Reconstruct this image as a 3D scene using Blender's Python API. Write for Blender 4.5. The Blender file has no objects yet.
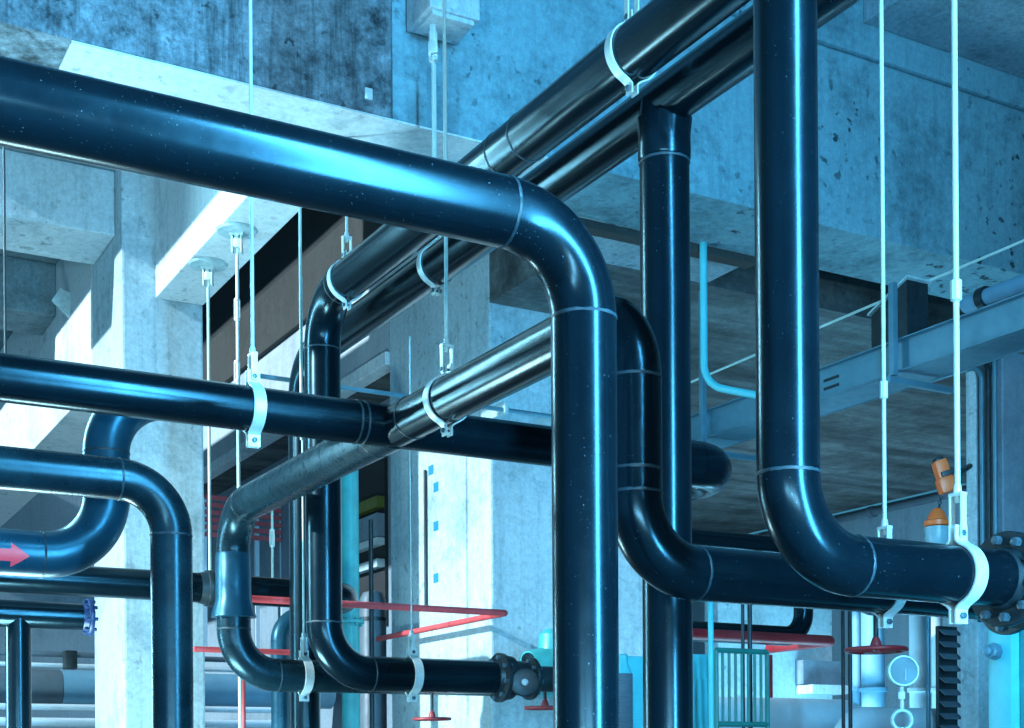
import bpy, bmesh, math, random
from mathutils import Vector, Matrix, Quaternion
random.seed(7)
S = bpy.context.scene
COL = S.collection
PI = math.pi

# ------------------------------------------------------------------ camera frame
F, CX, HY = 1381.0, 512.0, 765.0          # focal length in pixels, principal column, horizon row
EYE = Vector((0, 0, 1.6))
YAW = math.radians(29.5)
RGT = Vector((math.cos(YAW), -math.sin(YAW), 0))
FWD = Vector((math.sin(YAW), math.cos(YAW), 0))
UP = Vector((0, 0, 1))
ROLL = math.radians(0.38)
A = Vector((1, 0, 0)); B = Vector((0, 1, 0))

def ray(px, py):
    dx, dy = px - CX, py - HY
    x = dx * math.cos(ROLL) - dy * math.sin(ROLL)
    y = dx * math.sin(ROLL) + dy * math.cos(ROLL)
    return RGT * (x / F) + FWD - UP * (y / F)
def P(px, py, d): return EYE + ray(px, py) * d
def hit(px, py, axis, val):               # the point of a sight line on a plane of the building grid
    r = ray(px, py); i = 'abz'.index(axis)
    return EYE + r * ((val - EYE[i]) / r[i])
def along(p, d, px):                      # walk from p in direction d up to a picture column
    n = ray(px, 0).cross(ray(px, 700))
    return p + d * (-(n.dot(p - EYE)) / n.dot(d))
def down_to(p, py):                       # the point plumb above / below p at a picture row
    n = (ray(0, py)).cross(ray(1000, py))
    return p + UP * (-(n.dot(p - EYE)) / n.z)

cam = bpy.data.cameras.new('camera'); co = bpy.data.objects.new('camera', cam); COL.objects.link(co)
cam.sensor_width = 36; cam.lens = F / 1024 * 36; cam.shift_y = (HY - 364) / 1024
cam.clip_end = 200
m = Matrix((RGT, UP, -FWD)).transposed()
co.matrix_world = Matrix.Translation(EYE) @ m.to_4x4() @ Matrix.Rotation(-ROLL, 4, 'Z')
S.camera = co

# ------------------------------------------------------------------ materials
MATS = {}
def new_mat(name):
    mt = bpy.data.materials.new(name); mt.use_nodes = True
    nt = mt.node_tree; b = nt.nodes['Principled BSDF']; MATS[name] = mt
    return mt, nt, b
def N(nt, kind, **kw):
    n = nt.nodes.new(kind)
    for k, v in kw.items():
        if k in n.inputs: n.inputs[k].default_value = v
        else: setattr(n, k, v)
    return n
def ramp(nt, src, p0, p1, c0=(0, 0, 0, 1), c1=(1, 1, 1, 1)):
    r = nt.nodes.new('ShaderNodeValToRGB'); r.color_ramp.elements[0].position = p0; r.color_ramp.elements[1].position = p1
    r.color_ramp.elements[0].color = c0; r.color_ramp.elements[1].color = c1
    nt.links.new(src, r.inputs[0]); return r.outputs[0]
def mixc(nt, fac, a, b, blend='MIX'):
    n = nt.nodes.new('ShaderNodeMix'); n.data_type = 'RGBA'; n.blend_type = blend
    for sock, v in ((n.inputs[0], fac), (n.inputs[6], a), (n.inputs[7], b)):
        if hasattr(v, 'is_output'): nt.links.new(v, sock)
        else: sock.default_value = v
    return n.outputs[2]
def pos(nt, scale=(1, 1, 1)):
    g = nt.nodes.new('ShaderNodeNewGeometry'); mp = nt.nodes.new('ShaderNodeMapping'); mp.inputs['Scale'].default_value = scale
    nt.links.new(g.outputs['Position'], mp.inputs[0]); return mp.outputs[0]
def noise(nt, vec, scale, detail=6, rough=.6):
    n = nt.nodes.new('ShaderNodeTexNoise'); n.inputs['Scale'].default_value = scale
    n.inputs['Detail'].default_value = detail; n.inputs['Roughness'].default_value = rough
    nt.links.new(vec, n.inputs['Vector']); return n.outputs[0]

def concrete(name, base, stain, lo=.45, hi=.7, scale=1.6, streak=.5, pit=.5, grain=.25, boards=0):
    mt, nt, b = new_mat(name)
    p = pos(nt)
    def mul(v, k):
        q = nt.nodes.new('ShaderNodeMath'); q.operation = 'MULTIPLY'; nt.links.new(v, q.inputs[0])
        if hasattr(k, 'is_output'): nt.links.new(k, q.inputs[1])
        else: q.inputs[1].default_value = k
        return q.outputs[0]
    big = ramp(nt, noise(nt, p, scale, 4, .55), lo - .12, hi + .05)                    # where the stain gathers
    fine = ramp(nt, noise(nt, p, scale * 6, 8, .75), lo - .08, hi + .02)               # its mottled edge
    sm = nt.nodes.new('ShaderNodeMath'); sm.operation = 'ADD'; nt.links.new(mul(big, .55), sm.inputs[0]); nt.links.new(mul(fine, .5), sm.inputs[1])
    c = mixc(nt, ramp(nt, sm.outputs[0], .30, .85), (*base, 1), (*stain, 1))
    st = ramp(nt, noise(nt, pos(nt, (9, 9, .55)), 1.6, 8, .7), .50, .74)
    c = mixc(nt, mul(st, streak), c, (*[s_ * .8 for s_ in stain], 1))
    g = ramp(nt, noise(nt, p, 26, 6, .8), .30, .72, (1 - grain * 1.3,) * 3 + (1,), (1 + grain * .35,) * 3 + (1,))
    c = mixc(nt, 1, c, g, 'MULTIPLY')
    zone = ramp(nt, noise(nt, p, 1.1, 2, .5), .40, .60)
    pt = ramp(nt, noise(nt, p, 11, 3, .55), .61, .67)
    c = mixc(nt, mul(mul(pt, zone), pit), c, (*[s_ * .4 for s_ in stain], 1))
    if boards:
        w = nt.nodes.new('ShaderNodeTexNoise'); w.inputs['Scale'].default_value = 1; w.inputs['Detail'].default_value = 5; w.inputs['Roughness'].default_value = .65
        nt.links.new(pos(nt, (.35, boards, boards)), w.inputs['Vector'])
        c = mixc(nt, 1, c, ramp(nt, w.outputs[0], .35, .65, (.35, .35, .37, 1), (1.15, 1.15, 1.15, 1)), 'MULTIPLY')
    nt.links.new(c, b.inputs['Base Color'])
    b.inputs['Roughness'].default_value = .85
    bp = nt.nodes.new('ShaderNodeBump'); bp.inputs['Strength'].default_value = .4; bp.inputs['Distance'].default_value = .02
    nt.links.new(noise(nt, p, 18, 8, .75), bp.inputs['Height']); nt.links.new(bp.outputs[0], b.inputs['Normal'])
    return mt
def paint(name, col, rough=.4, metal=0, dust=0, dustcol=(.25, .4, .5), var=.15, spec=.5, scale=6, coat=0, tint=None, rv=.08):
    mt, nt, b = new_mat(name)
    p = pos(nt)
    v = ramp(nt, noise(nt, p, scale, 6, .65), .3, .7, tuple(c * (1 - var) for c in col) + (1,), tuple(min(1, c * (1 + var)) for c in col) + (1,))
    if dust:
        cl = ramp(nt, noise(nt, p, 2.2, 5, .6), .42, .75)
        md = nt.nodes.new('ShaderNodeMath'); md.operation = 'MULTIPLY'; md.inputs[1].default_value = dust
        nt.links.new(cl, md.inputs[0])
        v = mixc(nt, md.outputs[0], v, (*dustcol, 1))
        sp = ramp(nt, noise(nt, p, 150, 2, .6), .70, .78)
        ms = nt.nodes.new('ShaderNodeMath'); ms.operation = 'MULTIPLY'; ms.inputs[1].default_value = .3
        nt.links.new(sp, ms.inputs[0])
        v = mixc(nt, ms.outputs[0], v, (.35, .5, .58, 1))
    nt.links.new(v, b.inputs['Base Color'])
    r = ramp(nt, noise(nt, p, scale * 2.3, 5, .6), .3, .7, (max(.02, rough - rv),) * 3 + (1,), (min(1, rough + rv),) * 3 + (1,))
    nt.links.new(r, b.inputs['Roughness'])
    b.inputs['Metallic'].default_value = metal; b.inputs['Specular IOR Level'].default_value = spec
    if tint: b.inputs['Specular Tint'].default_value = (*tint, 1)
    b.inputs['Coat Weight'].default_value = coat; b.inputs['Coat Roughness'].default_value = .12
    return mt

BLACK = paint('black_pipe_paint', (.0015, .005, .008), .225, 0, .025, (.03, .10, .15), spec=.42, tint=(.40, .80, 1), rv=.025)  # tint on the pipe paints puts the blue light into their reflections
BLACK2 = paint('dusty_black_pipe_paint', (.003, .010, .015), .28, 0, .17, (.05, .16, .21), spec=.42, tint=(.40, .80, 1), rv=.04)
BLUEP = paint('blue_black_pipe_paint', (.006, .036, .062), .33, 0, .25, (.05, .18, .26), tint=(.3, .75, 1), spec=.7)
WELD = paint('weld_bead_steel', (.008, .024, .034), .5, .0, .3, (.10, .20, .25), scale=60, var=.5)
ZINC = paint('zinc_plated_steel', (.62, .74, .74), .38, .25, .0, var=.12, scale=25)
ZINC2 = paint('dull_zinc_steel', (.42, .60, .64), .42, .3, .0, var=.2, scale=25)
RODM = paint('white_zinc_rod', (.50, .66, .63), .4, .1, .0, var=.08, scale=30)
RED = paint('red_paint', (.30, .015, .022), .45, 0, .15, (.4, .2, .2), var=.2)
PALERED = paint('faded_red_paint', (.62, .07, .08), .5, 0, .15, (.5, .3, .3), var=.2)
ARROW = paint('red_arrow_vinyl', (.95, .06, .09), .5, 0, 0, var=.05)
ORANGE = paint('orange_paint', (1.0, .17, .035), .4, 0, .1, (.5, .3, .2), var=.15)
TEAL = paint('teal_paint', (.03, .30, .33), .45, 0, .2, (.1, .4, .42), var=.2)
CYAN = paint('pale_cyan_paint', (.07, .46, .52), .45, 0, .2, (.11, .45, .50), var=.12)
GREEN = paint('green_railing_paint', (.01, .16, .14), .45, 0, .1, (.1, .3, .3))
GALV = paint('galvanised_tray_steel', (.09, .22, .29), .45, .35, .2, (.25, .42, .5), var=.15)
DARKM = paint('dark_cast_iron', (.010, .020, .026), .45, .2, .3, (.05, .10, .12), var=.4, scale=20)
LAGW = paint('pale_pipe_lagging', (.60, .72, .80), .45, .0, .1, (.4, .5, .55), var=.08)
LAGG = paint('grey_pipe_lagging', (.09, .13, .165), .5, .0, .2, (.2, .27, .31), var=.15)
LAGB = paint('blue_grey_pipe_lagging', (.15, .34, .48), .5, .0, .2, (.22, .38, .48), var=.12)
BLUE = paint('blue_flange_paint', (.003, .022, .085), .45, 0, .05, (.02, .1, .2))
BTAPE = paint('blue_tape', (.02, .22, .62), .5, 0, 0)
DIAL = paint('brushed_steel_dial', (.08, .13, .15), .42, .5, 0, var=.06, scale=6)
WHITEP = paint('white_paint', (.4, .45, .48), .5, 0, 0)
BAG = paint('translucent_grey_sheet', (.25, .45, .52), .3, 0, .3)
YELLOW = paint('olive_paint', (.13, .15, .025), .6)
BOLT = paint('bolt_steel', (.06, .11, .14), .35, .3, 0, var=.3, scale=60)

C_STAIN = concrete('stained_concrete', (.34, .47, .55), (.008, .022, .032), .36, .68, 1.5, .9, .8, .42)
C_SPOT = concrete('spotted_concrete', (.19, .40, .48), (.04, .10, .13), .46, .76, 1.2, .35, .97, .25)
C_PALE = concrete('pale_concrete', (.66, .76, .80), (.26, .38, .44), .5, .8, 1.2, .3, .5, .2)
C_BLUE = concrete('column_concrete', (.50, .66, .72), (.17, .29, .36), .48, .78, 1.0, .45, .5, .25)
C_SOFF = concrete('soffit_concrete', (.30, .46, .54), (.10, .16, .19), .45, .8, 2.2, .0, .6, .35)
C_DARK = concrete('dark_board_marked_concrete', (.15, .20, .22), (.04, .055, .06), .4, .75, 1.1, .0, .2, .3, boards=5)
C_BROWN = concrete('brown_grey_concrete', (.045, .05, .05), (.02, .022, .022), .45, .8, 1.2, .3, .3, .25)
C_WALL = concrete('wall_concrete', (.28, .40, .48), (.15, .23, .29), .5, .85, .9, .35, .2, .15)
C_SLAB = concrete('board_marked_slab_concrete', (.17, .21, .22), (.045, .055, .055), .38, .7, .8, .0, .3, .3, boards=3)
C_PANEL = concrete('pale_panel_concrete', (.42, .50, .56), (.22, .28, .33), .45, .8, .8, .3, .1, .15)
C_VOID = concrete('shaded_void_concrete', (.02, .025, .03), (.01, .012, .014), .45, .8, .8, .0, .1, .15)  # shade of the ceiling void and the alcove is put into this near-black
C_BAY = concrete('dim_bay_concrete', (.16, .27, .32), (.05, .09, .11), .42, .7, 1.0, .3, .3, .25)  # darker copy for the left bay, its shade put into the colour
C_FLOOR = concrete('floor_concrete', (.07, .11, .13), (.03, .05, .06), .45, .8, .8, .0, .3, .2)
C_GREY = concrete('grey_panel_concrete', (.22, .31, .38), (.10, .15, .19), .45, .8, .7, .3, .1, .15)

# ------------------------------------------------------------------ object helpers
def tag(o, label=None, cat=None, group=None, kind=None):
    if label: o['label'] = label
    if cat: o['category'] = cat
    if group: o['group'] = group
    if kind: o['kind'] = kind
    return o
def empty(name, loc, label, cat, group=None):
    o = bpy.data.objects.new(name, None); COL.objects.link(o); o.location = loc; o.empty_display_size = .1
    return tag(o, label, cat, group)
def base_of(parent):
    v = Vector((0, 0, 0))
    while parent is not None: v = v + parent.location; parent = parent.parent
    return v
def obj(name, bm, mat, parent=None, smooth=True, loc=None):
    me = bpy.data.meshes.new(name)
    bmesh.ops.recalc_face_normals(bm, faces=bm.faces)
    off = base_of(parent) if parent is not None else (loc or Vector((0, 0, 0)))
    bmesh.ops.translate(bm, verts=bm.verts, vec=-off)
    bm.to_mesh(me); bm.free()
    me.materials.append(mat)
    if smooth:
        me.polygons.foreach_set('use_smooth', [True] * len(me.polygons))
        me.set_sharp_from_angle(angle=math.radians(38))
    o = bpy.data.objects.new(name, me); COL.objects.link(o)
    if parent is not None: o.parent = parent
    elif loc is not None: o.location = loc
    return o
def frame(d, hint=None):
    d = d.normalized()
    h = hint or (UP if abs(d.z) < .9 else A)
    u = h.cross(d).normalized(); v = d.cross(u)
    return u, v
def sweep(bm, pts, radii, n=32, cap=True, hint=None):
    k = len(pts)
    if not hasattr(radii, '__len__'): radii = [radii] * k
    T = []
    for i in range(k):
        t = (pts[min(i + 1, k - 1)] - pts[max(i - 1, 0)]); T.append(t.normalized())
    u, v = frame(T[0], hint); rings = []
    for i in range(k):
        if i:
            q = T[i - 1].rotation_difference(T[i]); u = q @ u
            u = (u - T[i] * u.dot(T[i])).normalized()
        v = T[i].cross(u)
        rings.append([bm.verts.new(pts[i] + (u * math.cos(2 * PI * j / n) + v * math.sin(2 * PI * j / n)) * radii[i]) for j in range(n)])
    for i in range(k - 1):
        for j in range(n):
            bm.faces.new((rings[i][j], rings[i][(j + 1) % n], rings[i + 1][(j + 1) % n], rings[i + 1][j]))
    if cap:
        bm.faces.new(rings[0][::-1]); bm.faces.new(rings[-1])
    return bm
def tube(pts, r, n=32, cap=True): return sweep(bmesh.new(), [Vector(p) for p in pts], r, n, cap)
def lathe(bm, c, axis, prof, n=32):       # prof: (distance along axis, radius)
    axis = axis.normalized()
    u, v = frame(axis); rings = []
    for t, r in prof:
        rings.append([bm.verts.new(c + axis * t + (u * math.cos(2 * PI * j / n) + v * math.sin(2 * PI * j / n)) * max(r, 1e-4)) for j in range(n)])
    for i in range(len(rings) - 1):
        for j in range(n):
            bm.faces.new((rings[i][j], rings[i][(j + 1) % n], rings[i + 1][(j + 1) % n], rings[i + 1][j]))
    bm.faces.new(rings[0][::-1]); bm.faces.new(rings[-1])
    return bm
def box(bm, lo, hi, bev=0):
    lo, hi = Vector(lo), Vector(hi)
    vs = [bm.verts.new((x, y, z)) for x in (lo.x, hi.x) for y in (lo.y, hi.y) for z in (lo.z, hi.z)]
    fs = [bm.faces.new([vs[i] for i in q]) for q in ((0, 1, 3, 2), (4, 6, 7, 5), (0, 4, 5, 1), (2, 3, 7, 6), (0, 2, 6, 4), (1, 5, 7, 3))]
    if bev:
        es = list({e for f in fs for e in f.edges})
        bmesh.ops.bevel(bm, geom=es, offset=bev, segments=2, profile=.6, affect='EDGES')
    return bm
def obox(bm, c, ax, ay, az, sx, sy, sz, bev=0):
    t = bmesh.new(); box(t, (-sx / 2, -sy / 2, -sz / 2), (sx / 2, sy / 2, sz / 2), bev)
    M = Matrix((ax, ay, az)).transposed().to_4x4(); M.translation = c
    bmesh.ops.transform(t, matrix=M, verts=t.verts)
    me = bpy.data.meshes.new('t'); t.to_mesh(me); t.free(); bm.from_mesh(me); bpy.data.meshes.remove(me)
    return bm
def bar(bm, p, q, w, h, hint=None, bev=0):
    d = (q - p); u, v = frame(d, hint)
    return obox(bm, (p + q) / 2, d.normalized(), u, v, d.length, w, h, bev)
def torus(bm, c, axis, R, r, n=48, k=8, squash=1.0):
    axis = axis.normalized(); u, v = frame(axis); rings = []
    for i in range(n):
        a = 2 * PI * i / n; e = u * math.cos(a) + v * math.sin(a)
        rings.append([bm.verts.new(c + e * (R + r * math.cos(2 * PI * j / k)) + axis * (r * squash * math.sin(2 * PI * j / k))) for j in range(k)])
    for i in range(n):
        for j in range(k):
            bm.faces.new((rings[i][j], rings[(i + 1) % n][j], rings[(i + 1) % n][(j + 1) % k], rings[i][(j + 1) % k]))
    return bm
def prism(bm, pts, vec):
    a = [bm.verts.new(p) for p in pts]; b = [bm.verts.new(p + vec) for p in pts]
    bm.faces.new(a[::-1]); bm.faces.new(b)
    for i in range(len(a)):
        j = (i + 1) % len(a); bm.faces.new((a[i], a[j], b[j], b[i]))
    return bm
def struct(name, lo, hi, mat, bev=0):
    lo, hi = Vector(lo), Vector(hi)
    o = obj(name, box(bmesh.new(), lo, hi, bev), mat, None, False, loc=Vector(((lo.x + hi.x) / 2, (lo.y + hi.y) / 2, lo.z)))
    o['kind'] = 'structure'; return o

# ------------------------------------------------------------------ pipe runs
def weld(root, c, d, r):
    bm = bmesh.new(); torus(bm, c, d, r - .0008, .0036, 56, 6, 1.7)
    for v in bm.verts: v.co += Vector((random.uniform(-1, 1), random.uniform(-1, 1), random.uniform(-1, 1))) * .0012
    return obj('weld_seam', bm, WELD, root)
def branch(root, pts, r, bend, mat, seams=True, extra=(), names=('pipe_section', 'elbow'), n=48):
    pts = [Vector(p) for p in pts]
    cur = pts[0]
    for i in range(1, len(pts)):
        if i < len(pts) - 1:
            d0 = (pts[i] - pts[i - 1]).normalized(); d1 = (pts[i + 1] - pts[i]).normalized()
            ang = d0.angle(d1); L = bend * math.tan(ang / 2)
            e0 = pts[i] - d0 * L; e1 = pts[i] + d1 * L
        else: e0 = pts[i]
        if (e0 - cur).length > .01: obj(names[0], tube([cur, e0], r, n), mat, root)
        if i < len(pts) - 1:
            c = e0 + (d1 - d0 * d0.dot(d1)).normalized() * bend
            ax = d0.cross(d1).normalized(); arc = []
            for s in range(21): arc.append(c + Quaternion(ax, ang * s / 20) @ (e0 - c))
            arc = [e0 - d0 * .0004] + arc[1:-1] + [e1 + d1 * .0004]
            obj(names[1], tube(arc, r, n), mat, root)
            if seams: weld(root, e0, d0, r); weld(root, e1, d1, r)
            cur = e1
    for c, d in extra: weld(root, c, d, r)
def flange(root, c, d, r, R, t, mat=DARKM, nb=8, boltmat=BOLT, phase=.2, name='flange'):
    d = d.normalized()
    bm = lathe(bmesh.new(), c, d, [(-t * 1.6, r * 1.02), (-t * .55, r * 1.12), (-t * .5, R * .985), (-t * .4, R), (t * .4, R), (t * .5, R * .985), (t * .55, r)], 40)
    fo = obj(name, bm, mat, root)
    u, v = frame(d)
    for k in range(nb):
        a = 2 * PI * k / nb + phase; q = c + (u * math.cos(a) + v * math.sin(a)) * (R * .82)
        b = lathe(bmesh.new(), q, d, [(-t * 1.3, R * .07), (-t * 1.25, R * .1), (-t * .5, R * .1), (t * .5, R * .1), (t * 1.2, R * .1), (t * 1.25, R * .06)], 6)
        obj('bolt', b, boltmat, fo)
    return fo

# ------------------------------------------------------------------ pipe hangers
def half_band(c, d, u, r, t, w, ear, sgn, gap=.010):
    path = [(gap, r + ear), (gap, r + ear * .7), (gap, r + .026), (gap + .002, r + .014)]
    a0 = math.radians(24)
    p3 = (math.sin(a0) * r, math.cos(a0) * r)
    path.append(((gap + .004 + p3[0]) / 2 - .004, (r + .006 + p3[1]) / 2 + .003))
    path += [(math.sin(a) * r, math.cos(a) * r) for a in [a0 + (PI - 2 * a0) * k / 30 for k in range(31)]]
    path += [(x_, -y_) for x_, y_ in path[:5][::-1]]
    bm = bmesh.new(); rows = []
    for i, (x_, y_) in enumerate(path):
        q0, q1 = path[max(i - 1, 0)], path[min(i + 1, len(path) - 1)]
        tx, ty = q1[0] - q0[0], q1[1] - q0[1]; l = math.hypot(tx, ty) or 1
        nx, ny = -ty / l, tx / l
        rows.append([bm.verts.new(c + u * ((x_ + nx * o_) * sgn) + UP * (y_ + ny * o_) + d * (w * e_ / 2)) for o_, e_ in ((0, -1), (0, 1), (t, 1), (t, -1))])
    for i in range(len(rows) - 1):
        for j in range(4): bm.faces.new((rows[i][j], rows[i][(j + 1) % 4], rows[i + 1][(j + 1) % 4], rows[i + 1][j]))
    bm.faces.new(rows[0]); bm.faces.new(rows[-1][::-1])
    return bm
def bolt_at(parent, q, axis, L, R, mat=BOLT):
    bm = lathe(bmesh.new(), q, axis, [(-L / 2 - R * .9, R * .8), (-L / 2 - R * .8, R), (-L / 2, R), (-L / 2, R * .55), (L / 2, R * .55), (L / 2, R), (L / 2 + R * .8, R), (L / 2 + R * .9, R * .8)], 6)
    return obj('bolt', bm, mat, parent)
def turnbuckle(parent, top, h, w, t, mat, u):
    bm = bmesh.new()
    for s in (-1, 1): bar(bm, top + u * (s * w / 2), top + u * (s * w / 2) - UP * h, t, t, u)
    for z in (0, h): lathe(bm, top - UP * (z + t if z == 0 else z + t), UP, [(0, w * .35), (0.002, w * .62), (t * 2 - .002, w * .62), (t * 2, w * .35)], 12)
    return obj('turnbuckle', bm, mat, parent)
def hanger(c, d, r, ztop, label, group='pipe hangers', rr=.009, mat=ZINC, w=.05, t=.007, ear=.06, couple=(), clevis=.11, rodmat=RODM, below=0):
    """two-half band clamp on a pipe with centre c and axis d, hung on a threaded rod that ends at height ztop"""
    d = d.normalized(); u = UP.cross(d).normalized()
    if u.dot(FWD) > 0: u = -u
    root = empty('pipe_hanger', Vector((c.x, c.y, ztop)), label, 'pipe hanger', group)
    for s in (1, -1): obj('clamp_band', half_band(c, d, u, r + .002, t, w, ear, s), mat, root)
    for z in (r + ear * .62, -r - ear * .62): bolt_at(root, c + UP * z, u, .04, .013)
    top = c + UP * (r + ear * .62)
    if clevis:
        bm = bmesh.new()
        for s in (-1, 1): bar(bm, top + d * 0 + u * (s * .026) - UP * .015, top + u * (s * .026) + UP * clevis, .028, .006, u)
        obox(bm, top + UP * clevis, u, d, UP, .06, .03, .012)
        lathe(bm, top + UP * clevis, UP, [(0, .016), (.03, .014), (.04, rr)], 10)
        obj('clevis', bm, mat, root)
    obj('rod', tube([top + UP * max(clevis - .03, 0), Vector((top.x, top.y, ztop))], rr, 10), rodmat, root)
    for z in couple:
        obj('coupling', lathe(bmesh.new(), Vector((top.x, top.y, z)), UP, [(-.04, rr * 1.1), (-.035, rr * 1.9), (.035, rr * 1.9), (.04, rr * 1.1)], 8), rodmat, root)
    return root

# ------------------------------------------------------------------ THE SETTING
Z = 1.6
bF = 7.55                                    # front face of the big wall beam
zs = hit(460, 135, 'b', bF).z                # its soffit height
zC = zs
struct('floor', (-14, -9, -.2), (17, 26, 0), C_FLOOR)
# deep wall beam across the whole view
xs = hit(392, 60, 'b', bF).x; xs2 = hit(690, 100, 'b', bF).x
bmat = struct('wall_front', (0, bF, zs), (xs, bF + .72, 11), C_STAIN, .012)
struct('wall_front', (xs + .006, bF + .01, zs), (16, bF + .72, 11), C_SPOT, .012)
struct('lit_soffit_sheet', (hit(72, 48, 'b', bF).x, bF + .004, zs - .012), (hit(575, 164, 'b', bF).x, bF + .715, zs - .001), C_PALE)  # pale sheet added under the soffit, its lit brightness put into the colour
# upper ledge of the same wall on the right
ul = hit(815, 46, 'b', bF); ur = hit(1024, 118, 'b', bF)
struct('trim_1', (hit(640, 20, 'b', bF).x, bF - .05, ul.z + .02), (16, bF + .005, 11), C_SPOT, .02)
# horizontal deck seen at the top right corner
dk = hit(925, 0, 'b', 6.9)
struct('ceiling', (dk.x, 5.2, dk.z + .12), (16, bF - .06, dk.z + .5), C_SOFF)

# left concrete column
lc = P(122, 300, 11.3); lca, lcb = lc.x, lc.y
rc = hit(203, 300, 'b', lcb).x
bc = along(Vector((lca, lcb, 3)), B, 94).y
struct('concrete_column', (lca, lcb, 0), (rc, bc, 11), C_BLUE, .02)
# cross beam from the column to the wall beam
b2a = hit(155, 270, 'b', lcb).x
struct('concrete_beam', (b2a, bF + .722, zs), (rc, lcb - .002, 11), C_PALE, .015)
# left bay: ceiling, beams
z3 = hit(109, 245, 'a', lca).z
zb = hit(60, 160, 'b', lcb + .2).z
struct('ceiling', (1.0, bF + .73, zb), (b2a - .01, 24, zb + .3), C_BAY)
struct('concrete_beam', (1.0, lcb + .2, z3), (lca - .003, bc - .1, zb - .002), C_BLUE, .012)
struct('concrete_beam', (1.0, lcb + 2.6, z3 + .02), (lca - .003, lcb + 3.3, zb - .002), C_BAY, .012)
b4z = hit(78, 402, 'a', lca).z
struct('concrete_beam', (lca, bc + .004, b4z), (lca + .5, 23.9, zb - .003), C_PALE, .012)
# small brace plate and lamp bracket near the column
pl = [hit(52, 300, 'b', bc + .9), hit(70, 318, 'b', bc + .9), hit(86, 330, 'b', bc + .9), hit(88, 300, 'b', bc + .9), hit(60, 288, 'b', bc + .9)]
br = obj('gusset_plate', prism(bmesh.new(), [p - pl[0] + pl[0] for p in pl], Vector((0, .03, 0))), ZINC2, None, False, loc=pl[2])
tag(br, 'pale angled gusset plate under the ceiling beside the left concrete column', 'bracket')

# middle concrete pier
mc = P(490, 400, 11.6); mca, mcb = mc.x, mc.y
mr = along(Vector((mca, mcb, 3)), A, 655).x
mb = along(Vector((mca, mcb, 3)), B, 391).y
struct('concrete_column', (mca, mcb, 0), (mr, mb, zs + 3), C_BLUE, .02)
# slab soffit on the right
ra = hit(730, 272, 'z', zs).x; rb = hit(708, 285, 'z', zs).y
struct('ceiling', (mca, bF + .722, zs + .004), (ra, rb, zs + .5), C_SOFF)
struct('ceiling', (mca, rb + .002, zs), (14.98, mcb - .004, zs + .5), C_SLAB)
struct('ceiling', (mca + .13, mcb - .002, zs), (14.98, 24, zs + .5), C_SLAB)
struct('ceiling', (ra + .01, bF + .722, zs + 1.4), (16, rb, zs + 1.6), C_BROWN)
# steel cover strip in the soffit joint
s0 = hit(576, 210, 'z', zs - .004); 
struct('trim_2', (s0.x, bF + .74, zs - .05), (ra - .02, bF + .86, zs + .004), C_BROWN)
# long wall running back beside the pier
wz = hit(275, 347, 'a', mca).z; wz2 = hit(302, 264, 'a', mca).z
wback = 26
struct('wall_left', (mca + .5, mb + .004, 0), (mca + .8, wback, zs - .004), C_GREY)
struct('trim_3', (mca - .04, mb + .006, zs), (mca + .118, wback, zs + .13), C_PALE, .01)
struct('wall_left', (mca, mb + .006, zs + .132), (mca + .118, wback, wz - .004), C_PANEL)
struct('concrete_beam', (mca - .06, mb + .01, wz), (mca + .118, wback, wz2), C_BROWN, .015)
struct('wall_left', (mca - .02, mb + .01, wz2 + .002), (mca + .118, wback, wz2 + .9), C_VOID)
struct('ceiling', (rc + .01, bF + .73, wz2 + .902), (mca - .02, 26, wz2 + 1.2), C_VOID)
struct('wall_back', (-14, 24.0, 0), (mca + .1, 24.3, wz2 + .88), C_WALL)
# right wall with its rail
wr = hit(900, 500, 'z', zs); wa = wr.x
struct('wall_right', (wa, 6, 0), (wa + .3, 25, zs - .002), C_WALL)
struct('wall_far', (mr + .02, 23.6, 0), (wa - .01, 23.9, zs - .01), C_WALL)

# the hall behind the viewer, an unseen shell added for darker pipe reflections
struct('wall_rear', (-9, -9.2, 0), (16.3, -9, 11), C_GREY)
struct('wall_right', (16, -9, 0), (16.3, bF - .01, 11), C_GREY)
struct('wall_left', (-6.8, -9, 0), (-6.5, 7.3, 11), C_GREY)  # out of view, added to keep the sun off the front pipes
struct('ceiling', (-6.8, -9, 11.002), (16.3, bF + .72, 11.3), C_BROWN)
# ------------------------------------------------------------------ PIPES
def n(v): return v.normalized()
DN = -UP
# front pipe: runs in from the left, turns down
p = P(583, 229, 4.6)
g_b = 'black pipe runs'
r1 = empty('pipe_run', Vector((p.x, p.y, 0)), 'thick black pipe running in from the upper left and turning down into the frontmost riser', 'pipe')
branch(r1, [along(p, A, -120), p, Vector((p.x, p.y, 0))], .110, .30, BLACK)
P1 = p
# middle pipe crossing with the diagonal pipe (welded cross)
x = P(395, 427, 7.0)
r2 = empty('pipe_run', Vector((x.x, x.y, 0)), 'black pipe at mid height crossing a diagonal pipe, its branches ending in two elbowed risers', 'pipe')
e2 = along(x, A, 724)
branch(r2, [along(x, A, -120), x], .106, .3, BLACK)
branch(r2, [x, e2 - A * .75], .106, .2, BLACK)
obj('reducer', lathe(bmesh.new(), e2 - A * .75, A, [(0, .106), (.2, .135)], 40), BLACK, r2)
branch(r2, [e2 - A * .55, e2, e2 + B * 1.6], .135, .22, BLACK, seams=False)
k = along(x, B, 633); kz = P(720, 575, (P(720, 575, 1) - EYE).length and 5.34).z
kd = Vector((k.x, k.y, kz))
endr = along(kd, A, 1005)
branch(r2, [x, k, kd, endr], .105, .28, BLACK, extra=[(Vector((k.x, k.y, 0)) + UP * (P(633, 470, 5.14).z), UP)] )
q = along(x, B, 233); qz = P(300, 676, 9.5).z
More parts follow.
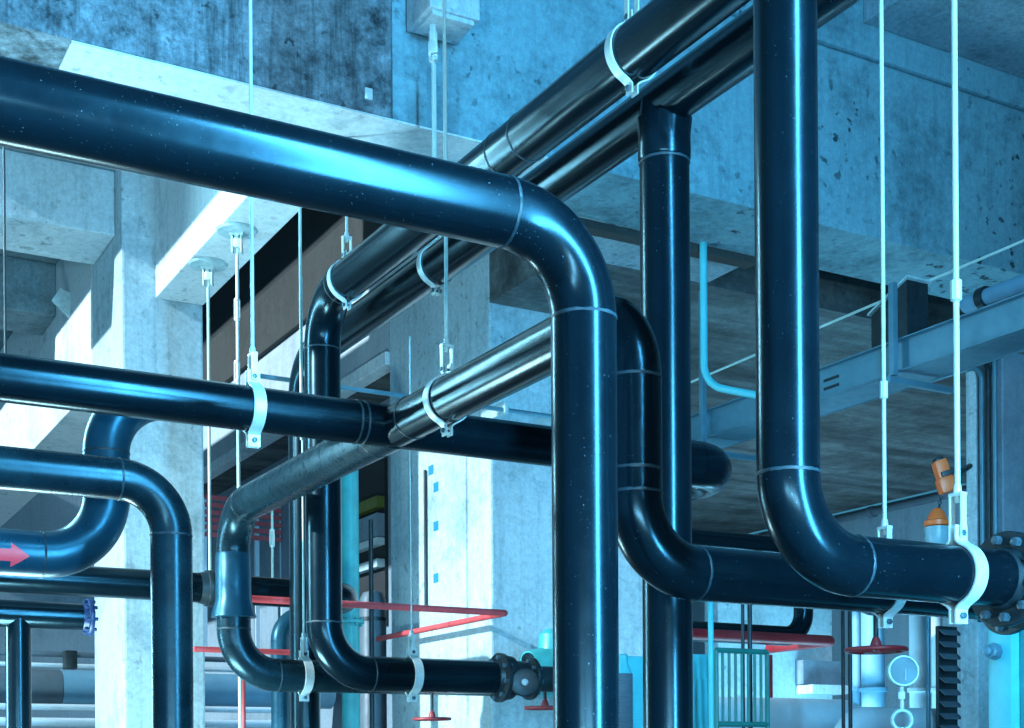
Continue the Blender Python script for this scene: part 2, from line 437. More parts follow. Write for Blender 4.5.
qd = Vector((q.x, q.y, qz)); endq = along(qd, A, 505)
branch(r2, [x, q], .112, .3, BLACK2) if False else None
branch(r2, [x, q, qd, endq], .112, .30, BLACK2)
weld(r2, along(x, A, 355), A, .107); weld(r2, along(x, A, 362), A, .107)
for off in (.16,): weld(r2, x + B * .2, B, .113); weld(r2, x - B * .22, B, .106)
# sleeve on the far riser
zz = P(233, 615, 9.25).z; zz2 = P(233, 555, 9.25).z
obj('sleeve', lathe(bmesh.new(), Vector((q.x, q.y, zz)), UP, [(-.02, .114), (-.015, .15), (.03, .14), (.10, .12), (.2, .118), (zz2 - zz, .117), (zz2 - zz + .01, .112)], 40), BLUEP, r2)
flange(r2, endr + A * .02, A, .105, .165, .03)
P3leg, P3r = kd, k
# upper pipe pair
u = P(322, 300, 8.86); uz = P(600, 79, 6.024).z
u = Vector((u.x, u.y, uz))
ud = Vector((u.x, u.y, P(412, 678, 9.46).z)); ue = along(ud, A, 492)
r3 = empty('pipe_run', Vector((u.x, u.y, 0)), 'upper black pipe rising to the top right, dropping at left to a valve', 'pipe')
branch(r3, [Vector((u.x, .6, uz)), u, ud, ue], .1155, .32, BLACK)
for px in (505, 528): weld(r3, along(u, B, px), B, .1165)
w = P(664, 103, 6.15); wl = along(w, B, 303)
r4 = empty('pipe_run', Vector((w.x, w.y, 0)), 'second diagonal black pipe behind the upper one, with a tee dropping as a tall riser', 'pipe')
branch(r4, [Vector((w.x, .6, w.z)), wl, Vector((wl.x, wl.y, 0))], .109, .30, BLACK)
branch(r4, [w, Vector((w.x, w.y, 0))], .111, .3, BLACK)
obj('saddle', lathe(bmesh.new(), Vector((w.x, w.y, w.z - .25)), UP, [(-.01, .112), (0, .117), (.10, .117), (.17, .125)], 40), BLACK, r4)
weld(r4, Vector((w.x, w.y, w.z - .27)), UP, .112)
# right riser turning to the flange
v = P(787, 300, 4.56); vz = P(870, 567, 4.73).z
vd = Vector((v.x, v.y, vz)); ve = along(vd, A, 1003)
r5 = empty('pipe_run', Vector((v.x, v.y, 0)), 'thick black riser at right coming down from above and elbowing to a bolted flange', 'pipe')
branch(r5, [Vector((v.x, v.y, 6.8)), vd, ve], .104, .285, BLACK)
flange(r5, ve + A * .018, A, .104, .175, .035, nb=10)
r5b = empty('pipe_run', ve + A * .07, 'short black flanged pipe leaving the picture at the right edge', 'pipe')
flange(r5b, ve + A * .105, A, .104, .175, .035, nb=10)
branch(r5b, [ve + A * .10, ve + A * 3.2], .104, .3, BLACK)
# lower left pipe
t = P(171, 484, 6.4)
r6 = empty('pipe_run', Vector((t.x, t.y, 0)), 'black pipe at lower left turning down in front of the concrete column', 'pipe')
branch(r6, [along(t, A, -120), t, Vector((t.x, t.y, 0))], .095, .24, BLACK2)
# blue S pipe with the arrow
s = P(107, 559, 7.0); s2 = down_to(s, 390)
r7 = empty('pipe_run', Vector((s.x, s.y, s.z - .12)), 'blue-lit black S-bend pipe with a red arrow, rising behind the mid pipe', 'pipe')
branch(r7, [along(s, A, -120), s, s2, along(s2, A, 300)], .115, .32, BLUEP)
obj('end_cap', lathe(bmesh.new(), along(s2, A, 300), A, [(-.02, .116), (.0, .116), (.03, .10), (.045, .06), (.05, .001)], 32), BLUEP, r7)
# arrow, flat vinyl curved on the pipe
def arrow():
    bm = bmesh.new(); hgt = .0; R = .1162
    c0 = along(s, A, 7); th0 = None
    view = (EYE - c0); view = (view - A * view.dot(A)).normalized()
    up = A.cross(view); up = up if up.z > 0 else -up
    def pt(xx, yy):
        a = yy / R; return c0 + A * xx + (view * math.cos(a) + up * math.sin(a)) * R
    off = -.012
    L = .34
    segs = 6
    for (x0, x1, h0, h1) in ((-L, 0, .030, .030), (0, .085, .062, .001)):
        cols = 8
        for ci in range(cols):
            xa, xb = x0 + (x1 - x0) * ci / cols, x0 + (x1 - x0) * (ci + 1) / cols
            ha, hb = h0 + (h1 - h0) * ci / cols, h0 + (h1 - h0) * (ci + 1) / cols
            for k2 in range(segs):
                f0, f1 = -1 + 2 * k2 / segs, -1 + 2 * (k2 + 1) / segs
                bm.faces.new([bm.verts.new(pt(xx, off + yy)) for xx, yy in ((xa, f0 * ha), (xb, f0 * hb), (xb, f1 * hb), (xa, f1 * ha))])
    bmesh.ops.remove_doubles(bm, verts=bm.verts, dist=1e-5)
    o = obj('flow_arrow', bm, ARROW, r7); o['label'] = 'red arrow sticker'
arrow()
# far horizontal pipe with a collar
f = P(100, 582, 9.9)
r8 = empty('pipe_run', Vector((f.x, f.y, f.z)), 'dark level pipe passing across the left concrete column with a flanged joint', 'pipe')
fe = along(f, A, 352)
branch(r8, [along(f, A, -140), fe, fe + B * .8], .110, .2, BLACK)
flange(r8, along(f, A, 209), A, .11, .135, .05, nb=0)
# small tee pipe bottom left with blue flange
h = P(18, 614, 9.0)
r9 = empty('pipe_run', Vector((h.x, h.y, 0)), 'small black tee pipe at the bottom left edge with a blue flange', 'pipe')
he = along(h, A, 86)
branch(r9, [along(h, A, -120), he], .088, .2, BLACK)
branch(r9, [h, Vector((h.x, h.y, 0))], .080, .2, BLACK)
fo = flange(r9, he + A * .02, A, .088, .125, .03, mat=BLUE, boltmat=BLUE); fo['label'] = 'blue flange'
# distant U pipe seen beside the right riser
d1 = P(803, 549, 11.6); d2 = down_to(d1, 637)
r10 = empty('pipe_run', d2, 'dark U-bend pipe far behind the right riser', 'pipe')
branch(r10, [along(d1, A, 640), d1, d2, along(d2, A, 658)], .082, .2, BLACK, seams=False)
# teal pipe in front of the opening
tp = P(350, 560, 12.6)
tt = down_to(tp, 424)
r11 = empty('pipe_run', Vector((tp.x, tp.y, 0)), 'teal vertical pipe standing left of the middle concrete pier', 'pipe')
branch(r11, [along(tt, A, 378), tt, Vector((tp.x, tp.y, 0))], .082, .14, TEAL, seams=False)
flange(r11, P(350, 622, 12.6), UP, .082, .13, .03, mat=TEAL, boltmat=TEAL)
# pipe behind the light riser
pb = P(280, 615, 11.7)
r12 = empty('pipe_run', Vector((pb.x, pb.y, 0)), 'blue-grey pipe bending down just left of the bright thin riser', 'pipe')
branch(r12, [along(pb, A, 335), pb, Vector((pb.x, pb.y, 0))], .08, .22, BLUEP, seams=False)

# big lagged pipes low in the background
g = P(50, 687, 14.2)
r13 = empty('lagged_pipe', Vector((g.x, g.y, g.z - .18)), 'wide grey lagged pipe low behind the left concrete column', 'pipe')
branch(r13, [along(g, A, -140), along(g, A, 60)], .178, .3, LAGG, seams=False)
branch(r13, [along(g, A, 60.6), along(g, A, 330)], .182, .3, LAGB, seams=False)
for yy, rad, lab in ((707, .032, 'upper of two thin pale pipes at the bottom left edge'), (722, .045, 'lower of two thin pale pipes at the bottom left edge')):
    a0 = P(50, yy, 13.6)
    o = obj('thin_pipe', tube([along(a0, A, -120), along(a0, A, 300)], rad, 16), LAGW, None, loc=a0); tag(o, lab, 'pipe')
sp = empty('service_pipe_pair', P(50, 660, 13.4), 'pair of thin dark service pipes with a clamp, above the grey lagged pipe', 'pipe')
for yy, rad, mm in ((654, .028, LAGG), (665, .022, LAGW)):
    a0 = P(50, yy, 13.4); obj('pipe_section', tube([along(a0, A, -120), along(a0, A, 300)], rad, 14), mm, sp)
cl = P(70, 660, 13.35); obj('clamp', box(bmesh.new(), cl - Vector((.06, .06, .09)), cl + Vector((.06, .06, .09)), .015), DARKM, sp)
for px in (-60, 160):
    c = along(g, A, px); obj('support', box(bmesh.new(), (c.x - .06, c.y - .1, 0), (c.x + .06, c.y + .1, c.z - .12)), DARKM, r13)
    c = along(P(50, 660, 13.4), A, px); obj('support', box(bmesh.new(), (c.x - .02, c.y - .02, 0), (c.x + .02, c.y + .02, c.z)), DARKM, sp)
# right background lagged pipes
l0 = P(715, 716, 10.6)
lp = empty('lagged_pipe', Vector((l0.x, l0.y, l0.z - .2)), 'fat pale lagged pipe along the bottom right behind the green railing', 'pipe')
l1 = along(l0, A, 862)
branch(lp, [along(l0, A, 600), l1, l1 - UP * 1.2], .150, .24, LAGW, seams=False)
lq = P(845, 722, 10.2)
lp2 = empty('lagged_pipe', Vector((lq.x, lq.y, lq.z - .2)), 'curved pale lagged elbow at the bottom right in front of the fat pipe', 'pipe')
branch(lp2, [lq - UP * 1.2 - A * .0, lq, lq + A * 1.0], .115, .2, LAGW, seams=False)
vp = [(857, 13.2, .045, LAGB, 'narrow blue-grey upright pipe behind the red handwheel'), (873, 13.0, .11, LAGB, 'wide blue-grey upright pipe behind the red handwheel'),
      (918, 12.2, .075, LAGW, 'pale upright pipe right of the round steel gauge'), (937, 12.6, .05, LAGW, 'slim pale upright pipe between the gauge and the louvre')]
for px, dd, rad, mm, lab in vp:
    c = P(px, 660, dd); top = P(px, 585, dd).z
    rt = empty('upright_pipe', Vector((c.x, c.y, 0)), lab, 'pipe')
    obj('pipe_section', tube([Vector((c.x, c.y, 0)), Vector((c.x, c.y, top))], rad, 20), mm, rt)
    obj('collar', lathe(bmesh.new(), P(px, 690, dd), UP, [(-.02, rad), (-.018, rad * 1.25), (.018, rad * 1.25), (.02, rad)], 20), mm, rt)
for px, dd, rad, mm, lab in ((743, 9.4, .012, DARKM, 'left of a close pair of thin black rods left of the green railing gap'), (750, 9.5, .016, DARKM, 'right of a close pair of thin black rods in the green railing gap'),
                          (843, 9.6, .013, DARKM, 'left of two thin black rods left of the red handwheel'), (850, 9.6, .014, DARKM, 'right of two thin black rods left of the red handwheel'),
                          (928, 9.7, .016, GALV, 'thin blue steel rod right of the round gauge')):
    c = P(px, 660, dd); top = P(px, 596, dd).z
    o = obj('support_rod', tube([Vector((c.x, c.y, 0)), Vector((c.x, c.y, top))], rad, 12), mm, None, loc=Vector((c.x, c.y, 0))); tag(o, lab, 'rod')
c = P(711, 660, 8.4)
o = obj('steel_post', tube([Vector((c.x, c.y, 0)), Vector((c.x, c.y, P(711, 602, 8.4).z))], .017, 14), CYAN, None, loc=Vector((c.x, c.y, 0))); tag(o, 'thin bright cyan post in front of the green railing', 'post')

# ------------------------------------------------------------------ HANGERS
def on(line_p, d, px): return along(line_p, d, px)
c = on(u, B, 632); hanger(c, B, .1155, c.z + 1.9, 'zinc clamp and chain rod at the top of the upper diagonal pipe', w=.045, ear=.055)
c = on(u, B, 347); hg = hanger(c, B, .1155, down_to(c, 118).z, 'zinc clamp near the left bend of the upper diagonal pipe', w=.045)
zt0 = down_to(c, 118).z; bm = bmesh.new(); obox(bm, Vector((c.x, (c.y + bF) / 2 + .01, zt0)), B, A, UP, abs(bF - c.y) + .05, .05, .07, .006); obox(bm, Vector((c.x, c.y, zt0 - .05)), B, A, UP, .05, .035, .12, .008)
obj('bracket', bm, ZINC, hg)
c = on(w, B, 436); hanger(c, B, .109, zs + .25, 'zinc clamp on the second diagonal pipe under the front bend', w=.045)
xb = on(x, B, 447); hanger(xb, B, .107, xb.z + 3.0, 'zinc clamp and rod on the diagonal pipe just right of the welded cross', w=.048)
c = on(x, A, 253); hanger(c, A, .106, zs + 1.6, 'wide zinc clamp with tall rod on the mid pipe at left', w=.06, ear=.075, couple=(zs + .3,))
c = on(qd, A, 304); hanger(c, A, .112, c.z + 2.75, 'zinc clamp on the low pipe left of the double bend', w=.06, rr=.007)
c = on(ud, A, 412); hanger(c, A, .1155, c.z + 2.25, 'zinc clamp on the low pipe just before the dark valve', w=.06, rr=.006, rodmat=ZINC2)
c = on(kd, A, 885); hanger(c, A, .105, c.z + 4.0, 'pale clamp and rod on the rear low pipe at right', w=.05, couple=(P(882, 388, 5.75).z,))
c = on(vd, A, 958); hanger(c, A, .104, c.z + 4.0, 'pale clamp with thick rod beside the bolted flange at right', w=.06, ear=.07, rr=.0105, couple=(P(960, 283, 4.87).z,), clevis=.14)

# free hanging rods
def rod(px, y0, y1, d, rad, mat, label, bracket=True, tb=None, name='hanger_rod'):
    a0 = P(px, y0, d); b0 = Vector((a0.x, a0.y, P(px, y1, d).z))
    rt = empty(name, a0, label, 'rod', 'hanger rods')
    obj('rod', tube([a0, b0], rad, 10), mat, rt)
    if bracket:
        bm = bmesh.new(); obox(bm, a0 - UP * .03, RGT, FWD, UP, .03, .05, .10, .006); obox(bm, a0 - UP * .10, RGT, FWD, UP, .05, .06, .06, .008)
        obj('bracket', bm, ZINC, rt)
    for yy in tb or ():
        turnbuckle(rt, P(px, yy, d), .14, .034, .010, ZINC, RGT)
    return rt
def soffit_rod(px, py, y1, rad, label, tb=None):
    a0 = hit(px, py, 'z', zs - .001); d_ = (a0 - EYE).dot(FWD)
    rt = rod(px, py, y1, d_, rad, RODM, label, True, tb)
    bm = lathe(bmesh.new(), a0 - UP * .014, UP, [(-.012, .10), (-.004, .14), (.012, .15)], 24); obj('ceiling_plate', bm, ZINC2, rt)
    bm = bmesh.new()
    for sg in (-1, 1): obox(bm, a0 - UP * .09 + RGT * (sg * .032), RGT, FWD, UP, .012, .06, .16, .003)
    obox(bm, a0 - UP * .03, RGT, FWD, UP, .10, .07, .03, .004); obj('fork', bm, ZINC, rt)
soffit_rod(208, 264, 592, .012, 'slim white rod hanging from a bracket in front of the left column edge')
soffit_rod(237, 230, 760, .013, 'white rod with turnbuckles just left of the wide mid pipe clamp', (300, 362))
rod(300, 208, 440, 9.0, .010, RODM, 'thin white rod hanging in front of the dark ceiling void', bracket=False)
rod(272, 505, 600, 12.0, .011, RODM, 'short white rod with a turnbuckle in front of the red barrier', bracket=False, tb=(530,))
rod(433, 30, 170, 7.2, .009, RODM, 'thin white rod hooked under the concrete corbel at the top', tb=(33,))
rod(4, 140, 360, 8.0, .007, DARKM, 'thin dark rod at the left edge', bracket=False)
rod(243, 676, 974, 10.5, .019, PALERED, 'thin red upright pipe at the bottom left of centre', bracket=False, name='red_pipe')

# ------------------------------------------------------------------ RED PIPES
def red_v(pts, r, label, name='red_pipe', mat=None):
    rt = empty(name, pts[0], label, 'pipe')
    branch(rt, pts, r, r * 1.15, mat or PALERED, seams=False, n=16)
    return rt
e = P(506, 613, 11.05)
red_v([along(e, A, 247), e, along(e, B, 378)], .026, 'faded red pipe bent in a sharp V in front of the middle pier')
e = P(195, 649, 10.6)
red_v([along(e, A, 194), along(e, A, 290)], .022, 'short red level pipe right of the left concrete column')
e = P(832, 641, 11.4)
rr_ = red_v([along(e, A, 690), e, along(e, B, 769)], .045, 'dark red beam bent in a V behind the green railing', mat=RED)
c = P(769, 655, 11.6)
obj('post', tube([Vector((c.x, c.y, 0)), c], .03, 12), RED, rr_)
# ------------------------------------------------------------------ VALVES, WHEELS, GAUGE
def handwheel(c, R, label, stem_up=0, stem_dn=0, tilt=0, mat=RED, name='handwheel'):
    rt = empty(name, c, label, 'handwheel', 'red handwheels')
    ax = (UP + FWD * tilt).normalized()
    obj('rim', torus(bmesh.new(), c, ax, R, R * .085, 40, 10), mat, rt)
    uu, vv = frame(ax)
    for k in range(5):
        a = 2 * PI * k / 5 + .3; obj('spoke', tube([c, c + (uu * math.cos(a) + vv * math.sin(a)) * R], [R * .09, R * .06], 8), mat, rt)
    obj('hub', lathe(bmesh.new(), c, ax, [(-R * .12, R * .16), (-R * .1, R * .2), (R * .2, R * .2), (R * .38, R * .13), (R * .45, R * .1)], 14), mat, rt)
    if stem_up: obj('stem', tube([c, c + UP * stem_up], R * .09, 10), DARKM, rt)
    if stem_dn: obj('stem', tube([c, c - UP * stem_dn], R * .09, 10), DARKM, rt)
    return rt
hw = handwheel(P(876, 650, 8.6), .18, 'red handwheel hanging below the clamped pipes at lower right', stem_up=.25)
obj('bonnet', lathe(bmesh.new(), P(876, 650, 8.6) + UP * .22, UP, [(0, .05), (.02, .09), (.06, .09), (.08, .06), (.2, .07), (.24, .12), (.45, .12)], 24), DARKM, hw)
handwheel(P(432, 719, 9.55), .125, 'left of two red handwheels along the bottom edge near the dark valve', stem_up=.2)
handwheel(P(545, 708, 9.9), .14, 'right of two red handwheels, directly under the dark valve', stem_up=.15)
# dark butterfly valve on the low pipe
vc = ue
vr = empty('pipe_valve', vc + A * .05, 'dark cast iron valve on the end of the low clamped pipe', 'valve')
flange(vr, vc + A * .06, A, .108, .17, .03, nb=8)
obj('body', lathe(bmesh.new(), vc, A, [(.05, .12), (.06, .15), (.10, .155), (.14, .15), (.15, .12), (.24, .12), (.26, .105)], 32), DARKM, vr)
flange(vr, vc + A * .30, A, .1, .15, .03, nb=8)
obj('pipe_section', tube([vc + A * .27, vc + A * .9], .09, 32), DARKM, vr)
gc = P(525, 682, 9.35)
to = (EYE - gc); to.z *= .3; to.normalize()
ob = obj('gear_dial', lathe(bmesh.new(), gc - to * .06, to, [(-.10, .05), (-.02, .06), (0, .098), (.04, .1), (.05, .092), (.045, .08)], 32), DARKM, vr)
obj('dial_centre', lathe(bmesh.new(), gc - to * .012, to, [(0, .024), (.02, .022), (.024, .015)], 20), WHITEP, ob)
tg = P(506, 680, 9.45); o = obj('tag_plate', lathe(bmesh.new(), tg, to, [(0, .03), (.008, .03)], 16), LAGB, vr); o['label'] = 'pale round tag'
# teal pump behind the valve
pc = P(552, 672, 11.0)
pr = empty('pump', pc - UP * .2, 'teal pump casing behind the dark valve and the frontmost riser', 'pump')
obj('casing', lathe(bmesh.new(), pc - A * .25, A, [(0, .10), (.02, .16), (.2, .2), (.4, .2), (.7, .16), (.75, .1)], 32), TEAL, pr)
obj('neck', lathe(bmesh.new(), pc + UP * .1, UP, [(0, .13), (.1, .11), (.2, .1), (.24, .06)], 24), TEAL, pr)
obj('cap', lathe(bmesh.new(), P(528, 660, 10.4), -FWD, [(0, .05), (.08, .05), (.085, .03)], 16), DARKM, pr)
# round steel gauge
gc = P(903, 671, 7.4)
to = ((EYE - gc).normalized() + RGT * .28); to.z = .02; to.normalize()
gr = empty('pressure_gauge', gc - UP * .25, 'round brushed steel gauge below the clamps at lower right', 'gauge')
obj('case', lathe(bmesh.new(), gc - to * .045, to, [(0, .060), (.004, .078), (.05, .080), (.056, .084), (.062, .082), (.062, .074), (.054, .072)], 40), ZINC2, gr)
obj('dial', lathe(bmesh.new(), gc + to * .006, to, [(0, .073), (.004, .073)], 32), DIAL, gr)
uu, vv = frame(to); bm = bmesh.new(); obox(bm, gc + to * .013 + (vv * -.02 + uu * .01), uu, vv, to, .005, .06, .003)
obj('needle', bm, WHITEP, gr)
obj('stem', tube([gc - UP * .075 - to * .02, gc - UP * .20 - to * .02], .012, 12), ZINC2, gr)
obj('stand_pipe', tube([gc - UP * .30 - to * .02, Vector((gc.x, gc.y, 0)) - to * .02], .012, 12), ZINC2, gr)
obj('nut', lathe(bmesh.new(), gc - UP * .13 - to * .02, UP, [(-.02, .018), (-.018, .02), (.018, .02), (.02, .018)], 6), ZINC2, gr)
lc2 = gc - UP * .262 - to * .02; obj('siphon_loop', torus(bmesh.new(), lc2, to, .052, .012, 32, 10), ZINC2, gr)

# ------------------------------------------------------------------ CABLE TRAY, RAILS, CONDUITS
tb_ = P(818, 400, 10.1)
tr = empty('cable_tray', tb_, 'galvanised cable tray running diagonally under the slab at right', 'cable tray')
t0, t1 = along(tb_, B, 560), along(tb_, B, 1090) - B * 3
bm = bmesh.new()
dvec = (t1 - t0)
mid = (t0 + t1) / 2
obox(bm, mid + UP * .10, B, A, UP, dvec.length, .006, .22); 
obox(bm, mid + A * .16, B, A, UP, dvec.length, .34, .008)
obj('channel', bm, GALV, tr, False)
bm = bmesh.new(); obox(bm, mid + A * .33 + UP * .10, B, A, UP, dvec.length, .006, .22); obj('side_rail', bm, GALV, tr, False)
bm = bmesh.new(); obox(bm, mid - A * .02 - UP * .004, B, A, UP, dvec.length, .05, .008); obox(bm, mid - A * .02 + UP * .21, B, A, UP, dvec.length, .05, .008); obj('flange_edge', bm, GALV, tr, False)
for px in (826, 829, 832, 835, 838):      # punched slots near the joint
    for dz in (.06, .12):
        cc = along(tb_, B, px) - A * .006 + UP * dz; bm = bmesh.new(); obox(bm, cc, B, A, UP, .03, .006, .02); obj('slot', bm, DARKM, tr, False)
# posts carrying the tray
def tray_post(px, y0, y1, label, wdt=.045):
    c0 = along(tb_, B, px) - A * .08
    zt, zb_ = down_to(c0, y0).z, down_to(c0, y1).z
    bm = bmesh.new(); obox(bm, Vector((c0.x, c0.y, (zt + zb_) / 2)), B, A, UP, wdt, wdt, zt - zb_, .004)
    rt = empty('tray_post', Vector((c0.x, c0.y, zt)), label, 'post', 'cable tray posts')
    obj('post', bm, GALV, rt, False)
    bm = bmesh.new(); obox(bm, Vector((c0.x + .25, c0.y, zb_ - .03)), A, B, UP, .6, .04, .04); obj('arm', bm, GALV, rt, False)
tray_post(711, 291, 448, 'slim upright holding the far end of the cable tray left of the right riser')
tray_post(902, 283, 376, 'slotted upright on the cable tray right of the thin white rod')
# dark junction box with pale top beside the post
jb = along(tb_, B, 884) + A * .10
bx = empty('junction_box', jb + UP * .2, 'dark steel bracket box with a slanted pale top standing on the cable tray', 'bracket')
pts = [jb + UP * .21 - B * .12, jb + UP * .21 + B * .22, jb + UP * .50 + B * .22, jb + UP * .66 - B * .12]
obj('body', prism(bmesh.new(), pts, A * .2), DARKM, bx, False)
q0 = [jb + UP * .505 + B * .24 - A * .02, jb + UP * .665 - B * .14 - A * .02, jb + UP * .68 - B * .14 - A * .02, jb + UP * .52 + B * .24 - A * .02]
obj('cover_plate', prism(bmesh.new(), q0, A * .24), ZINC2, bx, False)
# sloping stay cable
ca, cb_ = P(691, 382, 12.2), P(1030, 238, 9.0)
o = obj('stay_cable', tube([ca + (ca - cb_) * .6, cb_ + (cb_ - ca) * .5], .010, 10), RODM, None, loc=ca); tag(o, 'thin straight pale cable sloping above the cable tray', 'cable')
# bent conduit
c1 = P(703, 205, 10.3); c1 = Vector((c1.x, c1.y, zs)); c2 = down_to(c1, 368); c3 = c2 + (RGT * .62 + FWD * .25 - UP * .16)
o = empty('conduit', c1, 'pale bent conduit dropping from the soffit and curving right behind the right riser', 'conduit')
m_ = c2 - UP * .08 + RGT * .10
branch(o, [c1, down_to(c1, 385), P(770, 398, 10.0)], .028, .22, CYAN, seams=False, n=20)
# pipe along the right wall top
rl = Vector((wa - .12, hit(960, 490, 'a', wa).y, zs - .11))
o = empty('wall_pipe', rl, 'pale pipe fixed along the top of the far right wall', 'pipe')
obj('pipe_section', tube([along(rl, B, 760), along(rl, B, 1010)], .06, 16), LAGG, o)
for px in (872, 800): cc = along(rl, B, px); obj('pipe_clip', lathe(bmesh.new(), cc, B, [(-.05, .062), (-.05, .085), (.05, .085), (.05, .062)], 16), LAGG, o)
# right hand pipe in the corner above the tray
pp = P(1000, 292, 9.9)
o = empty('wall_pipe', pp, 'short blue-grey pipe above the cable tray at the right edge', 'pipe')
obj('pipe_section', tube([along(pp, B, 965), along(pp, B, 1080) - B * 2.5], .06, 20), LAGB, o)
obj('collar', lathe(bmesh.new(), along(pp, B, 984), B, [(-.03, .062), (-.03, .08), (.03, .08), (.03, .062)], 20), DARKM, o)
# right column with conduits
rcx = P(1003, 450, 9.9)
rback = along(rcx, B, 969).y
rtop = down_to(rcx, 362).z
struct('concrete_column', (rcx.x, rcx.y, 0), (rcx.x + 1.2, rback, down_to(rcx, 350).z), C_GREY, .01)
struct('lit_face_sheet', (rcx.x - .03, rcx.y + .22, 0), (rcx.x - .002, rback, rtop), C_BLUE, .006)  # pale sheet on the column's left face, the light on it put into colour
for i, (off, lab) in enumerate(((.04, 'rightmost of three conduits clipped to the right column, beside the dark face'), (.10, 'middle of three conduits clipped to the right column'), (.16, 'left of three conduits clipped to the right column, beside the pale strip'))):
    c0 = Vector((rcx.x - .035, rcx.y + off, 0)); zt = rtop - .0 + .12 - .05 * i
    o = empty('conduit', c0, lab, 'conduit', 'conduits on the right column')
    cpt = Vector((c0.x, c0.y, zt))
    branch(o, [c0, cpt, cpt + B * .5], .018, .12, (GALV, DARKM, GALV)[i], seams=False, n=14)

# ------------------------------------------------------------------ HOIST
hc = P(944, 478, 9.4)
hr = empty('chain_hoist', hc + UP * .15, 'orange chain hoist hanging in front of the far right wall', 'hoist')
bm = bmesh.new(); tl = (RGT * .95 + UP * .3).normalized(); tu = (UP * .95 - RGT * .3).normalized()
obox(bm, hc - tu * .05, tl, FWD, tu, .115, .11, .11, .025); obox(bm, hc + tu * .06, tl, FWD, tu, .09, .10, .13, .02); obj('body', bm, ORANGE, hr)
bm = bmesh.new(); obox(bm, hc + tl * .02 - FWD * .062 + tu * .02, tl, FWD, tu, .10, .02, .035, .006); obj('band', bm, DARKM, hr)
bm = bmesh.new(); obox(bm, hc + tu * .12, tl, FWD, tu, .06, .08, .05, .015); obj('top_hook', bm, DARKM, hr)
ar0 = hc + RGT * .05; obj('arm', tube([ar0, P(970, 466, 10.05)], .020, 12), DARKM, hr)
hk = P(937, 520, 9.4)
bm = bmesh.new()
for i in range(7):
    cc = hc - UP * (.13 + i * .022) + (hk - hc) * 0; cc = hc.lerp(hk, .45 + i * .07); torus(bm, cc, RGT if i % 2 else FWD, .011, .003, 12, 6)
obj('chain', bm, DARKM, hr)
bm = lathe(bmesh.new(), hk - UP * .03, UP, [(-.02, .06), (-.01, .088), (.02, .09), (.03, .07), (.08, .05), (.11, .02)], 20); obj('hook_block', bm, ORANGE, hr)
bm = lathe(bmesh.new(), hk - UP * .05, -UP, [(0, .085), (.06, .085), (.12, .07), (.16, .03)], 20); obj('chain_bag', bm, BAG, hr)

# ------------------------------------------------------------------ GREEN RAILING, CABINETS, TEAL MACHINE
g0 = P(716, 650, 9.0); g1 = P(767, 657, 9.0); 
gr = empty('railing', Vector((g0.x, g0.y, 0)), 'green barred railing low behind the right pipes', 'railing')
ztop = g0.z; zlow = P(716, 724, 9.0).z; gend = along(g0, A, 767)
for zz_ in (ztop, zlow): obj('rail', tube([Vector((g0.x, g0.y, zz_)), Vector((gend.x, gend.y, zz_))], .018, 12), GREEN, gr)
for i in range(9):
    f_ = i / 8; q_ = g0.lerp(gend, f_); obj('bar', tube([Vector((q_.x, q_.y, ztop)), Vector((q_.x, q_.y, zlow if 0 < i < 8 else 0))], .010 if 0 < i < 8 else .016, 8), GREEN, gr)
c = P(700, 690, 9.4)
cb = empty('control_cabinet', Vector((c.x, c.y, 0)), 'pale cyan cabinet beside the tall riser at lower centre right', 'cabinet')
top = P(700, 654, 9.4).z
obj('body', box(bmesh.new(), (c.x - .12, c.y, 0), (c.x + .12, c.y + .3, top), .012), CYAN, cb)
obj('door', box(bmesh.new(), (c.x - .105, c.y - .015, .1), (c.x + .105, c.y - .001, top - .17), .004), CYAN, cb)
obj('handle', box(bmesh.new(), (c.x + .06, c.y - .04, .6), (c.x + .08, c.y - .015, .75), .004), DARKM, cb)
# teal machine, bottom right corner
m0 = P(1011, 640, 6.6); mdp = along(m0, B, 987).y
tm = empty('pump_casing', Vector((m0.x, m0.y, 0)), 'bright teal machine casing in the bottom right corner', 'machine')
mt_ = P(990, 603, 6.6).z
obj('body', box(bmesh.new(), (m0.x, m0.y, 0), (m0.x + 1.0, mdp, mt_), .02), CYAN, tm)
obj('side_panel', box(bmesh.new(), (m0.x + .05, m0.y - .06, 0), (m0.x + 1.0, m0.y - .002, mt_ - .06), .015), TEAL, tm)
bn = along(m0, B, 996); bn.z = P(996, 652, 6.7).z; ax = (-A - B * .25).normalized()
obj('union_nut', lathe(bmesh.new(), bn, ax, [(-.01, .04), (.03, .042), (.03, .035), (.06, .035), (.065, .024), (.10, .024), (.104, .018)], 8), GALV, tm)
bm = bmesh.new(); obox(bm, Vector((m0.x + .2, m0.y - .066, P(1018, 645, 6.6).z)), A, B, UP, .07, .012, .05, .004); obj('name_plate', bm, DARKM, tm)
for zz_ in (.5, .9, 1.25):
    bm = lathe(bmesh.new(), Vector((m0.x + .30, m0.y - .07, zz_ + .4)), -B, [(0, .02), (.01, .02), (.014, .012)], 6); obj('bolt', bm, BOLT, tm)
